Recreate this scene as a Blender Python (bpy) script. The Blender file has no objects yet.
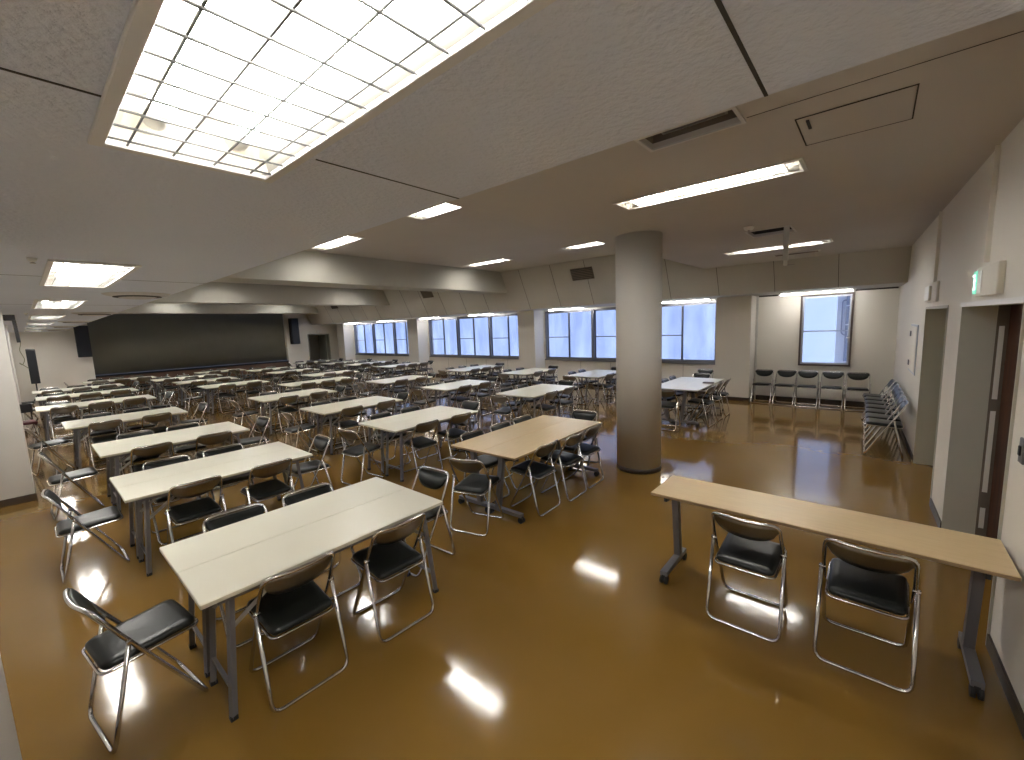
import bpy, bmesh, math, random
from mathutils import Vector, Matrix
random.seed(7)
S = bpy.context.scene
COL = S.collection
PI = math.pi

# ------------------------------------------------------------------ camera
cam_d = bpy.data.cameras.new('camera')
cam = bpy.data.objects.new('camera', cam_d)
COL.objects.link(cam)
H = 1.96
YAW, PITCH, ROLL, FPX = math.radians(40.85), math.radians(-7.16), math.radians(-2.17), 421.6
d = Vector((math.cos(YAW) * math.cos(PITCH), math.sin(YAW) * math.cos(PITCH), math.sin(PITCH)))
r0 = Vector((math.sin(YAW), -math.cos(YAW), 0))
u0 = r0.cross(d)
r1 = math.cos(ROLL) * r0 + math.sin(ROLL) * u0
u1 = -math.sin(ROLL) * r0 + math.cos(ROLL) * u0
cam.matrix_world = Matrix(((r1.x, u1.x, -d.x, 0), (r1.y, u1.y, -d.y, 0), (r1.z, u1.z, -d.z, H), (0, 0, 0, 1)))
cam_d.sensor_fit = 'HORIZONTAL'
cam_d.sensor_width = 36
cam_d.lens = FPX / 1024 * 36
cam_d.clip_start = 0.02
S.camera = cam

# ------------------------------------------------------------------ world, exposure
W = bpy.data.worlds.new('sky')
S.world = W
W.use_nodes = True
W.node_tree.nodes['Background'].inputs[0].default_value = (0.455, 0.60, 1.0, 1)
W.node_tree.nodes['Background'].inputs[1].default_value = 0.43
LAMP = 20.0                                   # strength of the fluorescent tubes
S.view_settings.view_transform = 'Standard'
S.view_settings.look = 'None'
S.view_settings.exposure = 1.80
S.view_settings.gamma = 1
S.view_settings.use_curve_mapping = False
S.cycles.use_denoising = True
S.cycles.max_bounces = 10
S.cycles.diffuse_bounces = 8
S.cycles.glossy_bounces = 5
S.cycles.transparent_max_bounces = 12
S.cycles.sample_clamp_indirect = 8
S.cycles.caustics_refractive = False
S.cycles.caustics_reflective = False


# ------------------------------------------------------------------ materials
def mat(name, col, rough=0.6, metal=0.0, spec=0.5, emit=None, strength=0, noise=None, bump=None, coat=0):
    m = bpy.data.materials.new(name)
    m.use_nodes = True
    nt = m.node_tree
    b = nt.nodes['Principled BSDF']
    b.inputs['Base Color'].default_value = (*col, 1)
    b.inputs['Roughness'].default_value = rough
    b.inputs['Metallic'].default_value = metal
    b.inputs['Specular IOR Level'].default_value = spec
    b.inputs['Coat Weight'].default_value = coat
    if emit:
        b.inputs['Emission Color'].default_value = (*emit, 1)
        b.inputs['Emission Strength'].default_value = strength
    tc = None
    if noise or bump:
        tc = nt.nodes.new('ShaderNodeTexCoord')
    if noise:                                   # (scale, second colour, stretch)
        n = nt.nodes.new('ShaderNodeTexNoise')
        n.inputs['Scale'].default_value = noise[0]
        n.inputs['Detail'].default_value = 5
        mp = nt.nodes.new('ShaderNodeMapping')
        if len(noise) > 2:
            mp.inputs['Scale'].default_value = noise[2]
        nt.links.new(tc.outputs['Object'], mp.inputs[0])
        nt.links.new(mp.outputs[0], n.inputs['Vector'])
        rp = nt.nodes.new('ShaderNodeValToRGB')
        rp.color_ramp.elements[0].position = 0.35
        rp.color_ramp.elements[1].position = 0.65
        rp.color_ramp.elements[0].color = (*col, 1)
        rp.color_ramp.elements[1].color = (*noise[1], 1)
        nt.links.new(n.outputs['Fac'], rp.inputs[0])
        nt.links.new(rp.outputs[0], b.inputs['Base Color'])
    if bump:                                    # (scale, strength, distance)
        n = nt.nodes.new('ShaderNodeTexNoise')
        n.inputs['Scale'].default_value = bump[0]
        n.inputs['Detail'].default_value = 4
        nt.links.new(tc.outputs['Object'], n.inputs['Vector'])
        bp = nt.nodes.new('ShaderNodeBump')
        bp.inputs['Strength'].default_value = bump[1]
        bp.inputs['Distance'].default_value = bump[2]
        nt.links.new(n.outputs['Fac'], bp.inputs['Height'])
        nt.links.new(bp.outputs[0], b.inputs['Normal'])
    return m


M = {}
M['floor'] = mat('waxed_linoleum', (0.210, 0.117, 0.023), 0.095, spec=0.42, noise=(1.3, (0.220, 0.124, 0.029)), bump=(2.2, 0.10, 0.02))
M['floor'].node_tree.nodes['Principled BSDF'].inputs['IOR'].default_value = 1.60
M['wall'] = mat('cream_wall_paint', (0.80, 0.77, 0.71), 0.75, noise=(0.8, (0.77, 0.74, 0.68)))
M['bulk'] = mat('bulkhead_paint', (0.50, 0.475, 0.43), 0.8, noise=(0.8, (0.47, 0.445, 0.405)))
M['pillar'] = mat('pillar_paint', (0.58, 0.565, 0.54), 0.6, noise=(0.9, (0.55, 0.535, 0.505)))
M['beam'] = mat('beam_paint', (0.48, 0.47, 0.42), 0.8, noise=(0.7, (0.45, 0.44, 0.39)))
M['ceil'] = mat('smooth_ceiling_paint', (0.57, 0.54, 0.52), 0.9, noise=(0.7, (0.54, 0.51, 0.49)))
M['soffit'] = mat('sprayed_ceiling', (0.64, 0.67, 0.76), 0.95, noise=(0.9, (0.61, 0.64, 0.73)), bump=(55, 0.55, 0.012))
M['joint'] = mat('joint_shadow_gap', (0.05, 0.045, 0.04), 0.9)
M['base'] = mat('dark_baseboard', (0.045, 0.030, 0.022), 0.4)
M['chrome'] = mat('chrome_tube', (0.62, 0.60, 0.58), 0.16, 1.0)
M['shell'] = mat('steel_back_shell', (0.27, 0.255, 0.235), 0.3, 1.0)
M['vinyl'] = mat('black_vinyl', (0.008, 0.010, 0.009), 0.33, spec=0.35, bump=(300, 0.15, 0.001))
M['rubber'] = mat('black_rubber', (0.015, 0.015, 0.015), 0.6)
M['white_top'] = mat('white_laminate', (0.82, 0.80, 0.69), 0.28, noise=(3, (0.80, 0.78, 0.67)))
M['white_edge'] = mat('white_edge_band', (0.55, 0.52, 0.43), 0.4)
M['tan_top'] = mat('light_oak_laminate', (0.66, 0.51, 0.30), 0.30, noise=(6, (0.62, 0.47, 0.27), (1, 9, 1)))
M['tan_edge'] = mat('brown_edge_band', (0.30, 0.20, 0.11), 0.4)
M['steel'] = mat('grey_painted_steel', (0.17, 0.165, 0.18), 0.4, 0.3)
M['silver'] = mat('silver_painted_steel', (0.33, 0.32, 0.31), 0.35, 0.6)
M['frame'] = mat('aluminium_frame', (0.20, 0.20, 0.22), 0.4, 0.5)
M['framelight'] = mat('light_sash', (0.50, 0.53, 0.60), 0.4, 0.2)
M['framebrown'] = mat('brown_window_frame', (0.09, 0.065, 0.06), 0.45)
M['curtain'] = mat('stage_curtain', (0.20, 0.195, 0.155), 0.9, noise=(1.5, (0.19, 0.185, 0.145)))
M['wood'] = mat('stage_wood', (0.17, 0.095, 0.060), 0.5, noise=(4, (0.14, 0.078, 0.050), (1, 1, 8)))
M['black'] = mat('black_speaker', (0.012, 0.012, 0.013), 0.6)
M['grill'] = mat('speaker_grill', (0.010, 0.012, 0.018), 0.5, bump=(400, 0.5, 0.002))
M['white'] = mat('white_enamel', (0.78, 0.77, 0.74), 0.4)
M['trimwhite'] = mat('fixture_trim', (0.62, 0.61, 0.60), 0.5)
M['wire'] = mat('guard_wire', (0.10, 0.10, 0.095), 0.5)
M['reflector'] = mat('white_reflector', (0.62, 0.60, 0.54), 0.5)
M['tube'] = mat('fluorescent_tube', (1, 1, 1), 0.5, emit=(1.0, 0.98, 0.95), strength=LAMP)
M['tube_dim'] = mat('batten_tube', (1, 1, 1), 0.5, emit=(1.0, 0.97, 0.92), strength=LAMP * 0.9)
M['dark'] = mat('dark_recess', (0.03, 0.028, 0.026), 0.8)
M['brownvent'] = mat('brown_vent', (0.16, 0.13, 0.105), 0.6)
M['door_green'] = mat('grey_green_door', (0.36, 0.36, 0.30), 0.55)
M['jamb'] = mat('grey_jamb', (0.52, 0.51, 0.455), 0.6)
M['door_brown'] = mat('dark_brown_door', (0.085, 0.034, 0.017), 0.7, spec=0.2, noise=(2, (0.050, 0.024, 0.016), (6, 6, 1)))
M['exit'] = mat('green_exit_light', (0.12, 0.5, 0.36), 0.5, emit=(0.25, 0.85, 0.6), strength=0.22)
M['exit_white'] = mat('exit_pictogram', (0.8, 0.9, 0.85), 0.5, emit=(0.7, 1, 0.85), strength=0.35)
M['maroon'] = mat('maroon_vinyl', (0.09, 0.012, 0.018), 0.5)
M['pipe'] = mat('outdoor_grey_pipe', (0.32, 0.34, 0.42), 0.6)
M['facade'] = mat('outdoor_white_facade', (0.75, 0.78, 0.85), 0.7)
M['cable'] = mat('yellow_green_cable', (0.20, 0.21, 0.10), 0.6)
# frosted glass: lets the daylight in, with a faint vertical reeding
g = bpy.data.materials.new('frosted_glass')
g.use_nodes = True
nt = g.node_tree
nt.nodes.clear()
out = nt.nodes.new('ShaderNodeOutputMaterial')
tr = nt.nodes.new('ShaderNodeBsdfTransparent')
gl = nt.nodes.new('ShaderNodeBsdfGlossy')
gl.inputs['Roughness'].default_value = 0.15
mx = nt.nodes.new('ShaderNodeMixShader')
mx.inputs[0].default_value = 0.06
tc = nt.nodes.new('ShaderNodeTexCoord')
mp = nt.nodes.new('ShaderNodeMapping')
mp.inputs['Scale'].default_value = (1, 1.6, 0.5)
nz = nt.nodes.new('ShaderNodeTexNoise')
nz.inputs['Scale'].default_value = 1.4
rp = nt.nodes.new('ShaderNodeValToRGB')
rp.color_ramp.elements[0].position = 0.3
rp.color_ramp.elements[1].position = 0.7
rp.color_ramp.elements[0].color = (0.78, 0.80, 0.86, 1)
rp.color_ramp.elements[1].color = (0.98, 0.98, 0.98, 1)
nt.links.new(tc.outputs['Object'], mp.inputs[0])
nt.links.new(mp.outputs[0], nz.inputs['Vector'])
nt.links.new(nz.outputs['Fac'], rp.inputs[0])
nt.links.new(rp.outputs[0], tr.inputs[0])
nt.links.new(tr.outputs[0], mx.inputs[1])
nt.links.new(gl.outputs[0], mx.inputs[2])
nt.links.new(mx.outputs[0], out.inputs[0])
M['frost'] = g
g2 = g.copy()
g2.name = 'clear_glass'
for n in g2.node_tree.nodes:
    if n.type == 'VALTORGB':
        n.color_ramp.elements[0].color = (0.96, 0.97, 0.98, 1)
M['clear'] = g2


# ------------------------------------------------------------------ mesh helpers
def new():
    return bmesh.new()


def box(bm, lo, hi, mi=0, bev=0.0):
    lo, hi = Vector(lo), Vector(hi)
    t = bmesh.new()
    v = [t.verts.new((x, y, z)) for x in (lo.x, hi.x) for y in (lo.y, hi.y) for z in (lo.z, hi.z)]
    for f in ((0, 1, 3, 2), (4, 6, 7, 5), (0, 4, 5, 1), (2, 3, 7, 6), (0, 2, 6, 4), (1, 5, 7, 3)):
        t.faces.new([v[i] for i in f])
    if bev:
        bmesh.ops.bevel(t, geom=t.edges[:], offset=bev, segments=1, affect='EDGES')
    return merge(bm, t, mi)


def merge(bm, t, mi=0, mx=None, smooth=False):
    base = {}
    out = []
    for v in t.verts:
        base[v] = bm.verts.new(mx @ v.co if mx else v.co)
    for f in t.faces:
        nf = bm.faces.new([base[v] for v in f.verts])
        nf.material_index = mi
        nf.smooth = smooth or f.smooth
        out.append(nf)
    t.free()
    return out


def bar(bm, a, b, w, h, mi=0, up=(0, 0, 1)):
    """square bar from a to b, w across, h the other way"""
    a, b = Vector(a), Vector(b)
    t = bmesh.new()
    L = (b - a).length
    z = (b - a).normalized()
    x = Vector(up).cross(z)
    if x.length < 1e-4:
        x = Vector((1, 0, 0)).cross(z)
        if x.length < 1e-4:
            x = Vector((0, 1, 0))
    x.normalize()
    y = z.cross(x)
    m = Matrix(((x.x, y.x, z.x, a.x), (x.y, y.y, z.y, a.y), (x.z, y.z, z.z, a.z), (0, 0, 0, 1)))
    v = [t.verts.new((sx * w / 2, sy * h / 2, zz)) for sx in (-1, 1) for sy in (-1, 1) for zz in (0, L)]
    for f in ((0, 1, 3, 2), (4, 6, 7, 5), (0, 4, 5, 1), (2, 3, 7, 6), (0, 2, 6, 4), (1, 5, 7, 3)):
        t.faces.new([v[i] for i in f])
    merge(bm, t, mi, m)


def fillet(pts, r, n=4, closed=False):
    P = [Vector(p) for p in pts]
    N = len(P)
    out = []
    for i in range(N):
        if not closed and i in (0, N - 1):
            out.append(P[i])
            continue
        a, b, c = P[i - 1], P[i], P[(i + 1) % N]
        u, v = (a - b), (c - b)
        k = min(r, u.length * 0.49, v.length * 0.49)
        p, q = b + u.normalized() * k, b + v.normalized() * k
        if u.normalized().dot(v.normalized()) < -0.995:
            out.append(b)
            continue
        for j in range(n + 1):
            t = j / n
            out.append(p.lerp(b, t).lerp(b.lerp(q, t), t))
    return out


def tube(bm, pts, r, seg=8, closed=False, mi=0, cap=True):
    P = [Vector(p) for p in pts]
    N = len(P)
    tans = []
    for i in range(N):
        if closed:
            t = P[(i + 1) % N] - P[i - 1]
        else:
            t = P[min(i + 1, N - 1)] - P[max(i - 1, 0)]
        tans.append(t.normalized())
    ref = Vector((0, 0, 1)) if abs(tans[0].z) < 0.9 else Vector((1, 0, 0))
    x = ref.cross(tans[0]).normalized()
    rings = []
    for i in range(N):
        t = tans[i]
        x = (x - t * x.dot(t))
        if x.length < 1e-5:
            x = t.orthogonal()
        x.normalize()
        y = t.cross(x)
        rings.append([bm.verts.new(P[i] + (x * math.cos(2 * PI * k / seg) + y * math.sin(2 * PI * k / seg)) * r) for k in range(seg)])
    for i in range(N if closed else N - 1):
        A, B = rings[i], rings[(i + 1) % N]
        off = 0
        if closed and i == N - 1:
            off = min(range(seg), key=lambda o: (A[0].co - B[o].co).length)
        for k in range(seg):
            f = bm.faces.new((A[k], A[(k + 1) % seg], B[(k + 1 + off) % seg], B[(k + off) % seg]))
            f.smooth = True
            f.material_index = mi
    if cap and not closed:
        for R in (rings[0][::-1], rings[-1]):
            f = bm.faces.new(R)
            f.material_index = mi


def lathe(bm, prof, seg=24, mi=0, center=(0, 0, 0), cap=True):
    c = Vector(center)
    rings = [[bm.verts.new(c + Vector((r * math.cos(2 * PI * k / seg), r * math.sin(2 * PI * k / seg), z))) for k in range(seg)] for r, z in prof]
    for A, B in zip(rings, rings[1:]):
        for k in range(seg):
            f = bm.faces.new((A[k], A[(k + 1) % seg], B[(k + 1) % seg], B[k]))
            f.smooth = True
            f.material_index = mi
    if cap:
        for R in (rings[0][::-1], rings[-1]):
            f = bm.faces.new(R)
            f.material_index = mi


def cyl(bm, a, b, r, seg=14, mi=0):
    tube(bm, [a, b], r, seg, mi=mi)


def holed(bm, lo, hi, holes, z0, z1, axis='z', mi=0):
    """slab between z0 and z1 over rectangle lo-hi, with rectangular holes; axis names the thin direction"""
    xs = sorted({lo[0], hi[0], *[h[0] for h in holes], *[h[2] for h in holes]})
    ys = sorted({lo[1], hi[1], *[h[1] for h in holes], *[h[3] for h in holes]})
    xs = [x for x in xs if lo[0] <= x <= hi[0]]
    ys = [y for y in ys if lo[1] <= y <= hi[1]]

    def solid(i, j):
        if i < 0 or j < 0 or i >= len(xs) - 1 or j >= len(ys) - 1:
            return False
        cx, cy = (xs[i] + xs[i + 1]) / 2, (ys[j] + ys[j + 1]) / 2
        return not any(h[0] < cx < h[2] and h[1] < cy < h[3] for h in holes)

    def P(x, y, z):
        return {'z': (x, y, z), 'x': (z, x, y), 'y': (x, z, y)}[axis]
    vc = {}

    def V(x, y, z):
        k = (round(x, 5), round(y, 5), round(z, 5))
        if k not in vc:
            vc[k] = bm.verts.new(P(x, y, z))
        return vc[k]
    for i in range(len(xs) - 1):
        for j in range(len(ys) - 1):
            if not solid(i, j):
                continue
            a, b, c, e = xs[i], xs[i + 1], ys[j], ys[j + 1]
            bm.faces.new((V(a, c, z0), V(a, e, z0), V(b, e, z0), V(b, c, z0)))
            bm.faces.new((V(a, c, z1), V(b, c, z1), V(b, e, z1), V(a, e, z1)))
            for (di, dj, p, q) in ((-1, 0, (a, c), (a, e)), (1, 0, (b, e), (b, c)), (0, -1, (b, c), (a, c)), (0, 1, (a, e), (b, e))):
                if not solid(i + di, j + dj):
                    bm.faces.new((V(*p, z0), V(*p, z1), V(*q, z1), V(*q, z0)))
    bmesh.ops.recalc_face_normals(bm, faces=bm.faces[:])


def obj(name, bm, mats, parent=None, loc=(0, 0, 0)):
    me = bpy.data.meshes.new(name)
    bm.to_mesh(me)
    bm.free()
    for m in (mats if isinstance(mats, (list, tuple)) else [mats]):
        me.materials.append(M[m])
    o = bpy.data.objects.new(name, me)
    COL.objects.link(o)
    o.location = loc
    if parent:
        o.parent = parent
    return o


def struct(name, bm, mats, parent=None):
    o = obj(name, bm, mats, parent)
    if not parent:
        o['kind'] = 'structure'
    return o


def tag(o, label, cat, group=None):
    o['label'] = label
    o['category'] = cat
    if group:
        o['group'] = group
    elif 'group' in o:
        del o['group']
    return o


def thing(name, label, cat, loc=(0, 0, 0), rz=0.0, group=None):
    o = bpy.data.objects.new(name, None)
    COL.objects.link(o)
    o.location = loc
    o.rotation_euler = (0, 0, rz)
    o.empty_display_size = 0.1
    return tag(o, label, cat, group)


def dup(root, loc, rz, label, group=None, name=None):
    r = root.copy()
    COL.objects.link(r)
    r.location = loc
    r.rotation_euler = (0, 0, rz)
    if name:
        r.name = name
    r['label'] = label
    if group:
        r['group'] = group
    for ch in list(root.children):
        c = ch.copy()
        COL.objects.link(c)
        c.parent = r
        for gch in list(ch.children):
            e = gch.copy()
            COL.objects.link(e)
            e.parent = c
    return r


# ------------------------------------------------------------------ room shell
XW = 11.6          # window wall plane
XL = -0.95         # wall beside the square pillars
YF = 22.5          # stage wall
ZL, ZN, ZH, ZB = 2.42, 3.05, 3.60, 3.00   # low soffit, near ceiling, high ceiling, beam underside


def wy(x):
    return -0.717 + 0.034 * x


bm = new()
box(bm, (XL - 0.2, -2.6, -0.1), (XW + 0.3, YF + 2.5, 0))
struct('floor', bm, 'floor')

# light fixture positions
LOWL = [1.36, 4.87, 7.95, 11.3, 14.5, 17.9, 21.3]            # far ends in y of the fixtures in the soffit
LOWX = (0.178, 0.523)
LOWLEN = 1.43
HIGH_N = [(3.70, 3.99, 0.47, 1.87), (7.80, 8.10, 0.58, 1.98)]
HIGH = []
for y0 in (3.80, 6.85, 10.0, 12.95, 16.2, 19.3):
    HIGH.append((3.82, 4.12, y0, y0 + 1.4))
    HIGH.append((7.80, 8.10, y0, y0 + 1.4))
VENT = (2.56, 0.63, 2.77, 1.14)
SLOT = (6.22, 0.86, 6.68, 1.32)

bm = new()
holed(bm, (XL, -1.2), (1.08, YF), [(LOWX[0], e - LOWLEN, LOWX[1], e) for e in LOWL], ZL, ZL + 0.03)
box(bm, (1.05, -1.2, ZL + 0.03), (1.08, YF, ZH + 0.05))
struct('ceiling_low', bm, 'soffit')
bm = new()
holed(bm, (1.08, -1.2), (10.0, 2.9), [(h[0], h[2], h[1], h[3]) for h in HIGH_N] + [VENT, SLOT], ZN, ZN + 0.03)
box(bm, (1.08, 2.87, ZN + 0.03), (9.9, 2.9, ZH + 0.05))
struct('ceiling_near', bm, 'ceil')
bm = new()
holed(bm, (1.08, 2.9), (10.2, YF), [(h[0], h[2], h[1], h[3]) for h in HIGH], ZH, ZH + 0.03)
struct('ceiling_high', bm, 'ceil')
for i, y0 in enumerate((8.55, 14.8, 21.0)):
    bm = new()
    box(bm, (1.081, y0 + 0.03, ZB), (9.86, y0 + 0.68, ZH - 0.001))
    struct('ceiling_beam_%d' % (i + 1), bm, 'beam')

# sloped bulkhead above the windows
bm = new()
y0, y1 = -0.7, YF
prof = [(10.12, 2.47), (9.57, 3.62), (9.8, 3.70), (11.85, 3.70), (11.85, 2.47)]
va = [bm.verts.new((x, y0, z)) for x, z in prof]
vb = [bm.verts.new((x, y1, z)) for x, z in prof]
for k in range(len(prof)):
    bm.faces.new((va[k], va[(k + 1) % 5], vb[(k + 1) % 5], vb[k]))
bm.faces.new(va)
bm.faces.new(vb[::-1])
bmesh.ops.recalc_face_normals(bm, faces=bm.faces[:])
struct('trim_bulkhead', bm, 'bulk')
ti = 1
for y in [0.58, 1.6, 2.65, 3.7, 4.75, 5.75, 6.8, 7.9, 9.6, 10.65, 11.7, 12.75, 13.8, 15.9, 16.95, 18.0, 19.05, 20.1]:
    bm = new()
    zt = 3.05 if y < 2.9 else 3.58
    xt = 10.12 - (zt - 2.47) * 0.55 / 1.15
    bar(bm, (10.117, y, 2.475), (xt - 0.002, y, zt), 0.008, 0.008, up=(0, 1, 0))
    struct('trim_%d' % ti, bm, 'joint')
    ti += 1
# ceiling joints of the low soffit and near ceiling
for (a, b, w) in [((XL, 1.13), (0.165, 1.13), 0.006), ((0.57, 1.15), (1.079, 1.15), 0.005), ((0.57, 0.20), (1.079, 0.20), 0.007),
                  ((XL, 4.3), (1.079, 4.3), 0.004), ((XL, 7.3), (1.079, 7.3), 0.004)]:
    bm = new()
    box(bm, (a[0], a[1] - w / 2, ZL - 0.0015), (b[0], b[1] + w / 2, ZL + 0.002))
    struct('trim_%d' % ti, bm, 'joint')
    ti += 1
bm = new()
box(bm, (2.74, -0.55, ZN - 0.0015), (2.746, 0.60, ZN + 0.002))
struct('trim_%d' % ti, bm, 'joint')
ti += 1

# window wall with openings
PIL = [(2.2, 2.95), (8.5, 9.2), (14.75, 15.45), (21.0, 21.7)]
BAYS = [(3.05, 8.45), (9.25, 14.65), (15.5, 20.9)]
ZW0, ZW1 = 0.84, 2.43
RW = (0.38, 1.32)
bm = new()
holed(bm, (-0.8, 0), (YF, 2.6), [(a, ZW0, b, ZW1) for a, b in BAYS] + [(RW[0], 0.84, RW[1], 2.42)], XW, XW + 0.2, axis='x')
struct('wall_window', bm, 'wall')
for i, (a, b) in enumerate(PIL):
    bm = new()
    box(bm, (11.05, a, 0), (XW - 0.001, b, 2.469))
    struct('wall_pillar_%d' % (i + 1), bm, 'wall')
bi = 1


def baseboard(bm_fn, name):
    global bi
    bm = new()
    bm_fn(bm)
    struct(name, bm, 'base')


for i, (a, b) in enumerate([(-0.33, 2.2), (2.95, 8.5), (9.2, 14.75), (15.45, 21.0)]):
    baseboard(lambda bm: box(bm, (XW - 0.015, a, 0), (XW - 0.0005, b, 0.09)), 'baseboard_window_%d' % (i + 1))
for i, (a, b) in enumerate(PIL):
    baseboard(lambda bm: box(bm, (11.036, a - 0.012, 0), (XW - 0.02, b + 0.012, 0.09)), 'baseboard_pillar_%d' % (i + 1))
# joints in the wall under the windows
for y in (3.9, 5.0, 6.05, 7.1, 10.2, 11.3, 12.4, 13.5):
    bm = new()
    box(bm, (XW - 0.002, y, 0.09), (XW + 0.001, y + 0.006, ZW0 - 0.05))
    struct('trim_%d' % ti, bm, 'joint')
    ti += 1
bm = new()
box(bm, (11.5, 2.15, 0.0), (11.56, 2.19, 2.469))
struct('trim_%d' % ti, bm, 'pillar')
ti += 1


# windows
def window_bay(n, a, b):
    root = bpy.data.objects.new('window_%d' % n, None)
    COL.objects.link(root)
    root['kind'] = 'structure'
    f = new()
    x0, x1 = XW - 0.02, XW + 0.10
    t = 0.05
    box(f, (x0, a, ZW0), (x1, b, ZW0 + t))
    box(f, (x0, a, ZW1 - t), (x1, b, ZW1))
    box(f, (x0, a, ZW0 + t), (x1, a + t, ZW1 - t))
    box(f, (x0, b - t, ZW0 + t), (x1, b, ZW1 - t))
    w = (b - a) / 3
    for k in (1, 2):
        box(f, (x0, a + k * w - 0.045, ZW0 + t), (x1, a + k * w + 0.045, ZW1 - t))
    box(f, (x0 - 0.03, a - 0.02, ZW0 - 0.035), (x0 + 0.02, b + 0.02, ZW0))
    obj('window_frame', f, 'frame', root)
    for k in range(3):
        ya = a + k * w + (0.05 if k == 0 else 0.045)
        yb = a + (k + 1) * w - (0.05 if k == 2 else 0.045)
        ym = (ya + yb) / 2
        za, zb = ZW0 + t, ZW1 - t
        for q, (p0, p1) in enumerate(((ya, ym + 0.02), (ym - 0.02, yb))):
            xx = XW + 0.03 + 0.03 * q
            s = new()
            e = 0.026
            box(s, (xx, p0, za), (xx + 0.022, p1, za + e))
            box(s, (xx, p0, zb - e), (xx + 0.022, p1, zb))
            box(s, (xx, p0, za + e), (xx + 0.022, p0 + e, zb - e))
            box(s, (xx, p1 - e, za + e), (xx + 0.022, p1, zb - e))
            if q == 1:
                box(s, (xx, p0 + e, 1.555), (xx + 0.022, p1 - e, 1.58))
            so = obj('window_sash', s, 'framelight' if False else 'frame', root)
            p = new()
            box(p, (xx + 0.008, p0 + e, za + e), (xx + 0.013, p1 - e, zb - e))
            obj('pane', p, 'frost', so)


for i, (a, b) in enumerate(BAYS):
    window_bay(i + 1, a, b)
# the single brown framed window of the recess
root = bpy.data.objects.new('window_4', None)
COL.objects.link(root)
root['kind'] = 'structure'
a, b = RW
z0, z1 = 0.84, 2.42
f = new()
t = 0.035
box(f, (XW - 0.03, a, z0), (XW + 0.12, b, z0 + t))
box(f, (XW - 0.03, a, z1 - t), (XW + 0.12, b, z1))
box(f, (XW - 0.03, a, z0 + t), (XW + 0.12, a + t, z1 - t))
box(f, (XW - 0.03, b - t, z0 + t), (XW + 0.12, b, z1 - t))
obj('window_frame', f, 'framebrown', root)
s = new()
a2, b2, c2, e2 = a + t, b - t, z0 + t, z1 - t
e = 0.035
box(s, (XW + 0.03, a2, c2), (XW + 0.06, b2, c2 + e))
box(s, (XW + 0.03, a2, e2 - e), (XW + 0.06, b2, e2))
box(s, (XW + 0.03, a2, c2 + e), (XW + 0.06, a2 + e, e2 - e))
box(s, (XW + 0.03, b2 - e, c2 + e), (XW + 0.06, b2, e2 - e))
box(s, (XW + 0.03, a2 + e, 1.60), (XW + 0.06, b2 - e, 1.625))
so = obj('window_sash', s, 'framelight', root)
p = new()
box(p, (XW + 0.042, a2 + e, c2 + e), (XW + 0.047, b2 - e, e2 - e))
obj('pane', p, 'clear', so)
s = new()
box(s, (XW - 0.028, a + 0.035, 1.45), (XW + 0.005, a + 0.10, 1.475))
obj('window_latch', s, 'white', root)
# dark strip painting in the shadow gap over the recess
bm = new()
box(bm, (11.54, -0.3, 2.44), (11.58, 2.15, 2.4695))
struct('trim_%d' % ti, bm, 'joint')
ti += 1

# outdoors beyond the clear window: next building's panel with pipes and conduit boxes
t0 = thing('outdoor_pipe_rack', 'grey drain pipes on the outside wall seen through the brown framed window', 'pipes', (13.0, 0.42, 0.4))
b_ = new()
tube(b_, [(0, 0.02, 0), (0, 0.02, 2.4)], 0.022)
obj('pipe', b_, 'pipe', t0)
b_ = new()
tube(b_, [(0, 0.12, 0), (0, 0.12, 2.4)], 0.03)
obj('pipe', b_, 'pipe', t0)
b_ = new()
tube(b_, fillet([(0, -0.1, 1.9), (0, 0.22, 1.9), (0, 0.22, 1.1), (0, 0.02, 1.0)], 0.06), 0.015)
obj('pipe', b_, 'pipe', t0)
b_ = new()
box(b_, (-0.05, -0.04, 0.85), (0.05, 0.12, 1.05), bev=0.008)
obj('junction_box', b_, 'pipe', t0)
b_ = new()
for z in (0.4, 1.3, 1.75, 2.1):
    box(b_, (-0.03, -0.03, z), (0.03, 0.17, z + 0.03))
obj('bracket', b_, 'facade', t0)
bm = new()
box(bm, (13.0505, 0.02, 0.2), (13.15, 0.74, 3.0))
tag(obj('outdoor_wall_panel', bm, 'facade'), 'white outside wall panel behind the drain pipes seen through the window', 'wall panel')

# stage wall (y = YF): cream wall, stage opening, door opening
SX0, SX1, SZ0, SZ1 = 1.76, 8.80, 0.70, 3.15
DX0, DX1, DZ = 9.85, 11.0, 1.98
bm = new()
holed(bm, (XL, 0), (XW + 0.2, 3.7), [(SX0, 0, SX1, SZ1), (DX0, 0, DX1, DZ)], YF, YF + 0.2, axis='y')
struct('wall_stage', bm, 'wall')
bm = new()
# curtain: shallow folds in one continuous sheet
nx = 140
rows = []
for j, z in enumerate((SZ0 + 0.02, SZ1 + 0.1)):
    rr = []
    for k in range(nx + 1):
        x = SX0 - 0.05 + (SX1 - SX0 + 0.1) * k / nx
        rr.append(bm.verts.new((x, YF + 0.22 + 0.002 * math.sin(x * 9), z)))
    rows.append(rr)
for k in range(nx):
    fc = bm.faces.new((rows[0][k], rows[0][k + 1], rows[1][k + 1], rows[1][k]))
    fc.smooth = True
o = obj('stage_curtain', bm, 'curtain')
sm = o.modifiers.new('thickness', 'SOLIDIFY')
sm.thickness = 0.02
tag(o, 'wide dark grey drawn curtain closing the stage opening', 'curtain')
t0 = thing('stage_platform', 'low dark brown wooden front of the stage below the curtain', 'stage', ((SX0 + SX1) / 2, YF + 0.1, 0))
bm = new()
L = (SX1 - SX0) / 2
box(bm, (-L + 0.002, -0.06, 0), (L - 0.002, 0.8, SZ0 - 0.06))
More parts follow.
